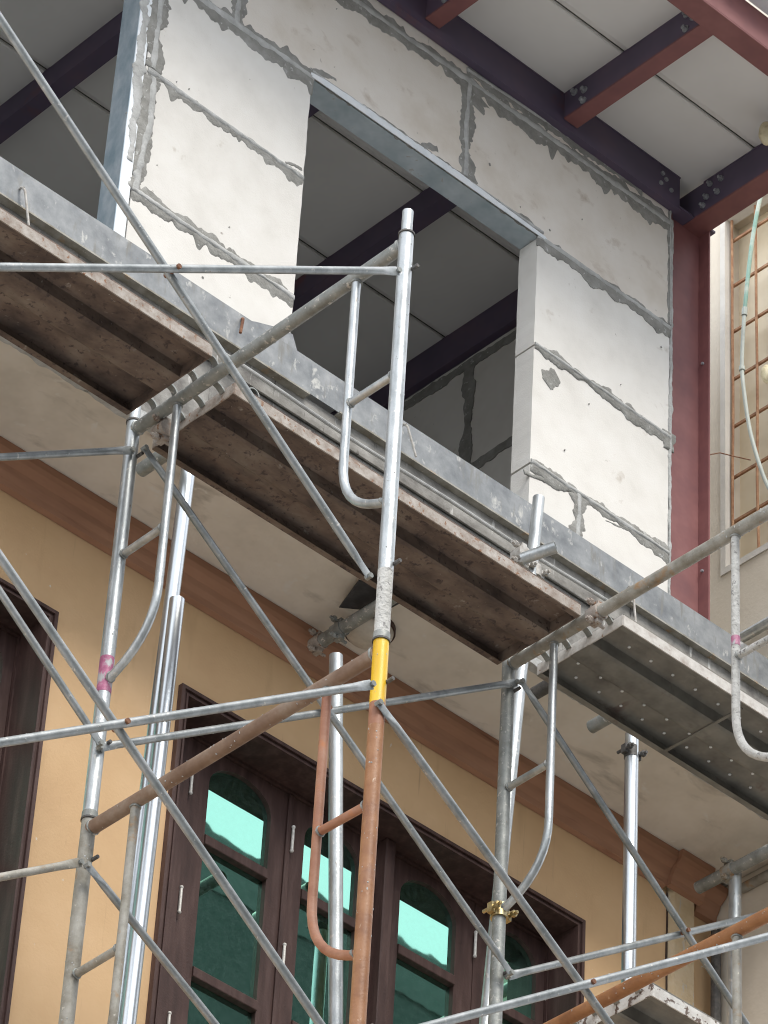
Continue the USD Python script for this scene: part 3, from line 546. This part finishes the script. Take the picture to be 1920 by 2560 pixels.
# pale water hose in front of it
hp = thing('water_hose', 'pale green plastic water pipe sagging down past the barred window', 'hose')
hpx = [(1922, 440), (1905, 480), (1885, 575), (1870, 690), (1860, 800), (1855, 900), (1858, 960), (1870, 1050), (1886, 1120), (1905, 1180), (1925, 1225)]
pts = [at(x, y, 0, 9.78) for x, y in hpx]
from scipy.interpolate import CubicSpline
cs = CubicSpline(np.arange(len(pts)), np.array(pts)); P = cs(np.linspace(0, len(pts)-1, 60))
obj('green_section', sweep(P[:23], .009, 12), 'green_hose', hp)
obj('pale_section', sweep(P[22:], .0085, 12), 'pale_hose', hp)
for i in (22, 31): obj('coupling', sweep(P[i:i+2], .0125, 12), 'pale_hose', hp)
for px, py, s, lab in ((1918, 333, 36, 'upper cream insulator lump at the right edge beside the rafter'), (1918, 935, 26, 'lower cream insulator lump at the right edge beside the barred window')):
    t = thing('insulator', lab, 'insulator'); c = at(px, py, 1, 8.25)
    m = trimesh.creation.icosphere(3, 1.0); m.vertices *= (1+.25*(meshkit.fbm(m.vertices*2.2, 3, px+py)-.5))[:, None]; m.apply_scale((s/FPX*12.7*.8, s/FPX*12.7*.8, s/FPX*12.7*1.35)); m.apply_translation(c)
    obj('lump', m, 'cream_plastic', t, smooth=True)
    obj('wire', tube(c, c+V(.5, .0, .1), .003, 6), 'dark_steel', t)
wt = thing('tie_wire', 'thin twisted wire between the column and the window grille', 'wire')
obj('strand', sweep([at(1768, 1138, 1, 8.80), at(1800, 1132, 0, 9.6), at(1840, 1142, 0, 9.75), at(1876, 1150, 0, XN+.02)], .0025, 6), 'rust', wt)
t = thing('conduit', 'grey tube running out from the neighbour wall at the far right', 'tube')
obj('tube', tube(at(1800, 1626, 0, XN-.03), at(1990, 1516, 0, XN-.03), .022, 14), 'galvanized_pipe', t)
obj('bracket', obox(at(1806, 1612, 0, XN-.06), at(1828, 1597, 0, XN-.06), .02, .012), 'rust', t)

# ------------------------------------------------------------------ scaffold
R0, R1 = .0218, .0135
ZT, LIFT = 10.153, 1.500
def frame(name, label, x, zt, mats, spigot=True, group=None, tilt=(0, 0), zcut=None):
    """Walk-through scaffold frame: two posts, head beam, two bent inner bars with rungs."""
    t = thing(name, label, 'scaffold', group)
    z0 = zt-1.462
    for k, (y, s) in enumerate(((YO, 1), (YI, -1))):
        m = mats['outer' if k == 0 else 'inner']; dx = tilt[k]
        top = zt+.032
        P0, P1 = V(x-dx, y, z0+.002), V(x, y, top)
        if isinstance(m, list):       # paint changes along the post: one part per coat
            for zlo, zhi, mm in m:
                zlo, zhi = max(zlo, z0+.002), min(zhi, top)
                if zhi > zlo+1e-3: obj('post', tube((x, y, zlo), (x, y, zhi), R0, 20, seg=18, seed=int(zlo*7), wob=.03), mm, t, smooth=50)
        else: obj('post', tube(P0, P1, R0, 20, hollow=.018, seg=30, seed=3, wob=.03), m, t, smooth=50)
        obj('collar', tube((x, y, z0), (x, y, z0+.022), R0+.0018, 20), mats.get('collar', 'dull_pipe'), t, smooth=50)
        obj('ring', tube((x, y, top), (x, y, top+.006), R0+.0035, 20), 'dark_steel', t, smooth=50)
        if spigot: obj('spigot', sweep([V(x, y, top+.006), V(x, y, top+.082), V(x, y, top+.092), V(x, y, top+.096)], .0165, 16), mats.get('spigot', 'galvanized_pipe'), t, smooth=50)
        mb = mats['outer_bar' if k == 0 else 'inner_bar']
        path = bend([(x, y+s*.210, zt-.015), (x, y+s*.210, zt-.885), (x, y+s*.015, zt-.968)], .17, 9)
        path = np.vstack([[path[0]+(path[1]-path[0])*q for q in np.linspace(0, .98, 14)], path[1:]])
        obj('bent_bar', sweep(path, R1, 14, seed=8, wob=.05), mb, t, smooth=50)
        obj('rung', tube((x, y+s*.015, zt-.498), (x, y+s*.203, zt-.495), .0125, 12), mb, t, smooth=50)
        for zp in (zt-.105, zt-1.20):
            obj('brace_pin', tube((x+.012, y-.002, zp), (x+.012, y-.045, zp), .006, 8), 'dark_steel', t)
    splash = []; rs = random.Random(int(x*100+zt*10))
    def blob(c, n, r):
        b = trimesh.creation.icosphere(1, 1.0); b.apply_scale((rs.uniform(.5, 1.1)*r, rs.uniform(.5, 1.1)*r, rs.uniform(.6, 1.6)*r)); b.apply_translation(c+n*(R0-.0004*0-r*.45)); splash.append(b)
    for _ in range(150):
        y = rs.choice((YO, YI)); an = rs.uniform(0, 6.283); blob(V(x, y, z0+.03+rs.random()**.8*1.42), V(math.cos(an), math.sin(an), 0), rs.uniform(.0012, .0036))
    for _ in range(70):
        an = rs.uniform(0, 6.283); blob(V(x, rs.uniform(YO+.03, YI-.03), zt), V(math.cos(an), 0, math.sin(an)), rs.uniform(.0012, .0036))
    setd(obj('cement_splash', splash, 'mortar_light', t, smooth=True), kind='stuff')
    def weld(c, axis, r):
        w = trimesh.creation.torus(r, .0035, 14, 6); a = V(*axis)/np.linalg.norm(axis); w.vertices += (meshkit.noise(w.vertices*260, 3)[:, None]-.5)*.0024
        w.apply_transform(trimesh.geometry.align_vectors((0, 0, 1), a)); w.apply_translation(c); return w
    wl = [weld(V(x, YO+.0225, zt), (0, 1, 0), R0), weld(V(x, YI-.0225, zt), (0, 1, 0), R0)]
    for y, q in ((YO, 1), (YI, -1)):
        wl += [weld(V(x, y+q*.024, zt-.498), (0, 1, 0), .013), weld(V(x, y+q*.197, zt-.4955), (0, 1, 0), .013), weld(V(x, y+q*.210, zt-.022), (0, 0, 1), .0145), weld(V(x, y+q*.026, zt-.963), (0, 1, -.35*q), .0145)]
    setd(obj('weld_bead', wl, mats.get('collar', 'dull_pipe'), t, smooth=True), kind='stuff')
    obj('head_beam', tube((x, YO+.012, zt), (x, YI-.012, zt), R0-.0005, 20, seg=24, seed=5, wob=.03), mats['beam'], t, smooth=50)
    return t
G = dict(outer='galvanized_pipe', inner='galvanized_pipe', outer_bar='galvanized_pipe', inner_bar='galvanized_pipe', beam='dull_pipe')
fa = frame('walk_through_scaffold', 'upper silver scaffold frame whose tall front post rises in the picture middle', XA, ZT,
      dict(G, outer=[(0, 8.93, 'cement_pipe'), (8.93, 20, 'galvanized_pipe')]))
frame('walk_through_scaffold', 'rusty scaffold frame with a yellow and orange front post below the silver one', XA, ZT-LIFT,
      dict(outer=[(0, 8.40, 'rust_pipe'), (8.40, 8.475, 'salmon_pipe'), (8.475, 20, 'yellow_paint')], inner='weathered_pipe', outer_bar='salmon_pipe', inner_bar='weathered_pipe', beam='brown_rust_pipe', spigot='yellow_paint', collar='dull_pipe'), spigot=False)
frame('walk_through_scaffold', 'dull grey scaffold frame at the right between the two planks', XB, ZT,
      dict(outer='dull_pipe', inner='dull_pipe', outer_bar='cement_pipe', inner_bar='galvanized_pipe', beam='weathered_pipe'))
frame('walk_through_scaffold', 'lower right scaffold frame with a rust orange head beam', XB, ZT-LIFT,
      dict(outer='weathered_pipe', inner='dull_pipe', outer_bar='weathered_pipe', inner_bar='weathered_pipe', beam='rust_pipe'), spigot=False)
# splash of pink paint on the inner post and a band of it on the right bar
tag(obj('paint_mark', sweep([V(XA, YI, 9.14), V(XA, YI, 9.27)], R0+.0008, 20), 'pink_paint', smooth=50), 'pink paint splash on the inner post where the bent bar joins', 'paint mark')
tag(obj('paint_mark', sweep([V(XB, YO+.21, 9.70), V(XB, YO+.21, 9.735)], R1+.001, 14), 'pink_paint', smooth=50), 'small pink paint band on the bent bar at the right edge', 'paint mark')

def flat_rod(p0, p1, r=.0118):
    """Brace rod: round tube with hammered flat ends."""
    p0, p1 = V(*p0), V(*p1); d = (p1-p0)/np.linalg.norm(p1-p0); L = np.linalg.norm(p1-p0)
    P = [p0+d*q for q in np.concatenate([[0, .03, .05, .075], np.linspace(.12, L-.12, 16), [L-.075, L-.05, L-.03, L]])]
    m = sweep(P, r, 14)
    n = 14; v = m.vertices
    for i, q in enumerate(P):
        e = min(np.linalg.norm(q-p0), np.linalg.norm(q-p1)); k = np.clip((e-.03)/.05, 0, 1)
        s = slice(i*n, (i+1)*n); c = P[i]; rel = v[s]-c
        y = rel[:, 1].copy(); rel[:, 1] = y*(.22+.78*k); zz = rel - np.outer(rel@d, d); zz[:, 1] = 0
        v[s] = c + rel + zz*(.25*(1-k))
    m.vertices = v; return m
def brace(label, rods, m='brace_pipe', rivet=True):
    t = thing('cross_brace', label, 'brace')
    ends = []
    for (p, q, dy) in rods:
        p, q = V(*p)+V(0, dy, 0), V(*q)+V(0, dy, 0); ends.append((p, q)); obj('rod', flat_rod(p, q), m, t, smooth=50)
        for e in (p, q):
            obj('end_nut', tube(e+V(0, -.010, 0), e+V(0, .010, 0), .009, 6), 'dull_pipe', t)
    rs = random.Random(len(label)); sp = []
    for p, q in ends:
        for _ in range(36):
            b = trimesh.creation.icosphere(1, 1.0); r = rs.uniform(.001, .0028); b.apply_scale((r, r*.8, r*rs.uniform(.7, 1.5))); an = rs.uniform(0, 6.283); d = (q-p)/np.linalg.norm(q-p); n1 = np.cross(d, V(0, 1, 0)); b.apply_translation(p+(q-p)*rs.uniform(.06, .94)+.0108*(V(0, 1, 0)*math.cos(an)+n1*math.sin(an))); sp.append(b)
    setd(obj('cement_splash', sp, 'mortar_light', t, smooth=True), kind='stuff')
    if len(ends) == 2:
        (a, b), (c, d) = ends
        A = np.array([[b[0]-a[0], -(d[0]-c[0])], [b[2]-a[2], -(d[2]-c[2])]]); s = np.linalg.solve(A, [c[0]-a[0], c[2]-a[2]])[0]; x = a+(b-a)*s
        obj('rivet', tube((x[0], min(a[1], c[1])-.018, x[2]), (x[0], max(a[1], c[1])+.014, x[2]), .0075, 10), 'rust', t)
def on(px0, px1, y): return at(*px0, 1, y), at(*px1, 1, y)
def ext(p, q, x):
    """Carries a line on until it reaches the plane x."""
    return p + (q-p)*(x-p[0])/(q[0]-p[0])
XZ = 4.41; yob, yib = YO-.030, YI-.030
def ob(px0, px1, y, x0=None, x1=None):
    p, q = on(px0, px1, y); P, Q = p, q
    if x0 is not None: P = ext(p, q, x0)
    if x1 is not None: Q = ext(p, q, x1)
    return P, Q
h = ob((0, 675), (985, 684), yob, XZ); d = ob((0, 30), (930, 1436), yob, XZ)
brace('long front cross brace left of the tall silver post, level rod and steep rod', [(*h, -.016), (*d, .012)])
h = ob((0, 1143), (330, 1125), yib, XZ); d = ob((0, 1511), (236, 1868), yib, XZ)
brace('rear cross brace left of the inner post beneath the left plank', [(*h, 0), (*d, -.026)])
d = ob((348, 1130), (1262, 2440), yib); h = ob((250, 1868), (1290, 1706), yib)
brace('rear cross brace between the two frames in front of the brown window', [(*d, -.026), (*h, 0)])
h = ob((0, 1864), (915, 1720), yob, XZ); d = ob((0, 1386), (804, 2560), yob, XZ, XA)
brace('front cross brace at lower left ending on the yellow painted post', [(*h, -.022), (*d, .004)])
d = ob((950, 1756), (1527, 2560), yob, None, XB); h = ob((1105, 2560), (1920, 2345), yob, XA, XB)
brace('front cross brace at lower right starting under the yellow paint', [(*d, .004), (*h, -.022)])
d = ob((1290, 1712), (1840, 2552), yib, None, 9.277); h = ob((1270, 2440), (1840, 2302), yib, None, 9.277)
brace('rear cross brace at the right crossing the bright steel prop', [(*d, -.026), (*h, 0)])
d = ob((204, 2172), (515, 2560), yib, None, XB); h = ob((250, 3380), (1240, 3238), yib)
brace('rear brace rod running down to the right at the lower left corner', [(*d, -.026)])
h = ob((0, 2193), (200, 2156), yib, XZ)
brace('short stretch of level brace rod at the lower left edge', [(*h, 0)], 'weathered_pipe')

# steel planks
def plank(label, x0, x1, y0, y1, zl, deck, lip, dots=False, group=None, ribs=(), endm=None):
    """Pressed steel plank seen from below: side rails, hat rib down its middle, end plates, hooks."""
    t = thing('scaffold_plank', label, 'plank', group)
    w = y1-y0; th = .0025; zt = zl+.046
    ln = LineString([(y0+.022, zl+.0015), (y0+.0015, zl+.0015), (y0+.0015, zt), (y0+w*.36, zt), (y0+w*.375, zl+.006), (y0+w*.40, zl+.002), (y0+w*.60, zl+.002), (y0+w*.625, zl+.006), (y0+w*.64, zt), (y1-.0015, zt), (y1-.0015, zl+.0015), (y1-.022, zl+.0015)])
    body = ln.buffer(th/2, cap_style=2, join_style=2)
    rail = body.intersection(sbox(y0-.01, zl-.01, y0+.0045, zt-.004)); deckp = body.difference(sbox(y0-.01, zl-.01, y0+.0045, zt-.004))
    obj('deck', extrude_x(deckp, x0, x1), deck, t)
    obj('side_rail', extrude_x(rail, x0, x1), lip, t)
    for xe, s in ((x0, -1), (x1, 1)):
        obj('end_plate', bx(xe-.002, xe+.002, y0+.003, y1-.003, zl+.002, zt-.002), (deck if s > 0 else lip), t)
        for yy in (y0+.055, y0+w*.38, y0+w*.62, y1-.055):
            p = bend([(xe+s*.002, yy, zt-.012), (xe+s*.022, yy, zt+.008), (xe+s*.052, yy, zt+.008), (xe+s*.062, yy, zt-.012)], .02, 5)
            hk = extrude_xz(LineString([(q[0], q[2]) for q in p]).buffer(.003, cap_style=2), yy-.011, yy+.011)
            obj('hook', hk, 'dull_pipe', t)
    for rx in ribs: obj('cross_rib', bx(rx-.006, rx+.006, y0+.024, y1-.024, zl-.004, zl+.0005), deck, t)
    if dots:
        dd = []
        for i, x in enumerate(np.arange(x0+.08, x1-.03, .105)):
            for j, fy in enumerate((.12, .27, .73, .88)):
                d = trimesh.creation.cylinder(.0052, .003, sections=8); d.apply_translation((x+(j % 2)*.052+.003*math.sin(i*5+j), y0+w*fy, zt-.0028)); dd.append(d)
        setd(obj('bright_hole', dd, 'bright_stud', t), kind='stuff')  # solid pale discs imitate daylight through the perforations
    return t
plank('rusty brown steel plank at the left, its rail flecked with cement', 4.47, 5.955, 7.679, 8.072, 10.132, 'shaded_rust_plank', 'rust_lip')
plank('rusty brown steel plank in the middle between the two frames', 6.108, 7.598, 7.748, 8.130, 10.122, 'shaded_rust_plank', 'rust_lip')
plank('cleaner grey steel plank at the right with rows of pale discs for light through its holes', 7.735, 9.22, 7.690, 8.085, 10.130, 'grey_plank', 'grey_lip', dots=True, ribs=(8.315,))
plank('lower plank with chipped white paint at the bottom right corner', 7.745, 9.22, 7.553, 7.93, 8.662, 'grey_plank', 'chipped_paint')

# couplers: two half shells round a tube, bolt and nut
def coupler(label, c, axis, m='dull_pipe', r=.024, side=(0, -1, 0)):
    t = thing('coupler', label, 'coupler'); c, axis, side = V(*c), V(*axis), V(*side); axis = axis/np.linalg.norm(axis)
    side = side-axis*np.dot(side, axis); side /= np.linalg.norm(side); third = np.cross(axis, side)
    obj('shell', tube(c-axis*.024, c+axis*.024, r+.005, 18), m, t, smooth=50)
    for k in (-1, 1):
        b = c+third*k*(r+.012)
        obj('ear', obox(b-axis*.018, b+axis*.018, .014, .022, side), m, t)
        obj('bolt', tube(b-side*.035, b+side*.045, .006, 8), m, t); obj('nut', tube(b+side*.022, b+side*.034, .012, 6), m, t)
    return t
coupler('gold zinc coupler clamped on the right inner post before the window', at(1250, 2282, 1, YI)*V(0, 0, 1)+V(XB, YI, 0), (0, 0, 1), 'gold_zinc')

# loose bright tubes behind the scaffold, standing against the slab edge
def prop(label, p, q, m='silver_pipe', r=.0242, name='steel_tube'):
    t = thing(name, label, 'tube'); obj('tube', tube(p, q, r, 20, hollow=.019, seg=2), m, t, smooth=50); return t
YP = 8.50
prop('longer of two bright steel tubes standing together behind the left frame', at(276, 2700, 1, YP), at(475, 1140, 1, YP))
prop('shorter bright steel tube with its open top below the cornice, left', at(303, 2700, 1, YP-.07), at(443, 1500, 1, YP-.07))
prop('bright steel prop right of the window with a dark coupler at its head', at(1569, 2620, 1, YP+.15), at(1580, 1836, 1, YP+.15), r=.0255)
prop('bright steel tube rising past the middle plank beside the short clamped tube', at(1206, 2640, 1, YP), at(1347, 1245, 1, YP), 'galvanized_pipe', r=.0215)
prop('dull steel tube standing behind the orange post in front of the window', at(839, 2640, 1, 8.95), at(840, 1640, 1, 8.95), 'galvanized_pipe', r=.0245)
prop('dark steel tube standing by the beige wall at the lower right corner', at(1834, 2640, 1, 9.0), at(1838, 2185, 1, 9.0), 'galvanized_pipe')
# short tubes lying square to the wall
prop('short steel tube with an open end clamped in front of the bright tube', at(1304, 1398, 1, 8.44), at(1390, 1367, 1, 8.33), 'galvanized_pipe', r=.022)
tie = [((800, 1602), (1060, 1462), 10.86, 'horizontal steel tube under the slab above the dull tube, middle'),
       ((1735, 2226), (2010, 2030), 10.86, 'horizontal steel tube under the slab at the far right'),
       ((352, 1180), (560, 1040), None, 'short horizontal tube end below the plank joint at the left frame')]
def tie_tube(px, y, label, L, m='dull_pipe', r=.0242):
    p = at(*px, 1, y); return prop(label, p, p+V(0, -L, 0), m, r), p
_, pm = tie_tube((800, 1606), 9.17, tie[0][3], .42)
_, pr_ = tie_tube((1745, 2220), 9.17, tie[1][3], .9)
_, plft = tie_tube((352, 1176), 8.62, tie[2][3], .55)
tie_tube((1335, 1735), 8.64, 'short dark tube end under the plank right of the dull inner post', .26, 'dark_steel')
tie_tube((1478, 1818), 8.72, 'short grey tube end below the edge of the right plank', .3)
tie_tube((1855, 2222), 9.15, 'yellowed weathered tube under the horizontal tube at the far right', .9, 'weathered_pipe', .020)
coupler('grimy coupler joining the dull tube to the horizontal tube under the slab', pm+V(.0, -.10, .0), (0, 1, 0), 'dull_pipe', side=(-1, 0, 0))
coupler('rusty coupler at the end of the horizontal tube, left of the dull tube', pm+V(0, .01, 0), (0, 1, 0), 'rust_lip', side=(-1, 0, 0))
coupler('weathered coupler on the horizontal tube at the far right', pr_+V(0, -.16, 0), (0, 1, 0), 'weathered_pipe', side=(-1, 0, 0))
coupler('grey coupler where the short tube crosses the bright tube', at(1302, 1388, 1, YP-.02), (0, 1, 0), 'wire_steel', side=(-1, 0, 0))
coupler('pale coupler on the bright tube just below the short clamped tube', at(1336, 1430, 1, YP), (0, 0, 1), 'wire_steel', r=.0195)
coupler('dark coupler near the head of the bright steel prop', at(1578, 1882, 1, YP+.15), (0, 0, 1), 'dark_steel', r=.021)
coupler('rusty coupler under the left plank joint beside the bent bar', at(408, 1078, 1, YI-.12), (0, 1, 0), 'rust_lip', side=(-1, 0, 0))
coupler('pale coupler on the right beam at the corner of the middle plank', (XB, 7.735, ZT), (0, 1, 0), 'rust_lip', side=(-1, 0, 0))
# black plate and round lamp under the slab
bp = [(848, 1517), (897, 1450), (960, 1470), (1012, 1500), (960, 1528)]
tag(obj('black_plate', extrude_z(Polygon([tuple(at(x, y, 2, ZS-.03)[:2]) for x, y in bp]), ZS-.034, ZS-.028), 'black_plate'), 'black pointed plate fixed under the slab behind the tall post', 'plate')
lp = thing('ceiling_lamp', 'round pale lamp under the slab half hidden by the tall post', 'lamp')
c = at(925, 1570, 2, ZS)
m = trimesh.creation.icosphere(3, .085); m.apply_scale((1, 1, .45)); m.apply_translation((c[0], c[1], ZS-.022))
obj('dome', m, 'lamp_white', lp, smooth=True); obj('base_ring', trimesh.creation.cylinder(.092, .02, sections=32).apply_translation((c[0], c[1], ZS-.0115)), 'dark_wood', lp)

# ------------------------------------------------------------------ across the lane: a house the green panes mirror, another added to block sky
op = thing('opposite_house', 'tall dark house across the lane, mirrored in the green panes', 'house')
obj('wall', bx(13.0, 25.0, -9.0, -2.52, 0, 20.3), 'lane_wall', op)
xs = np.linspace(12.9, 25.1, 80)
obj('roof', extrude_xz(Polygon([(x, 20.79+.04*math.sin(x*6.3+2.1)+.02*math.sin(x*15)) for x in xs]+[(25.1, 20.28), (12.9, 20.28)]), -9.2, -2.5), 'dark_roof', op)
op = thing('opposite_house', 'lower plain house across the lane beyond the left edge, unseen, added to block low sky', 'house')  # unseen, added to block low sky and deepen the shade under the eave
obj('wall', bx(-26.0, 12.6, -9.0, -2.6, 0, 10.5), 'lane_wall', op); obj('roof', bx(-26.2, 12.7, -9.2, -2.5, 10.5, 10.75), 'dark_roof', op)
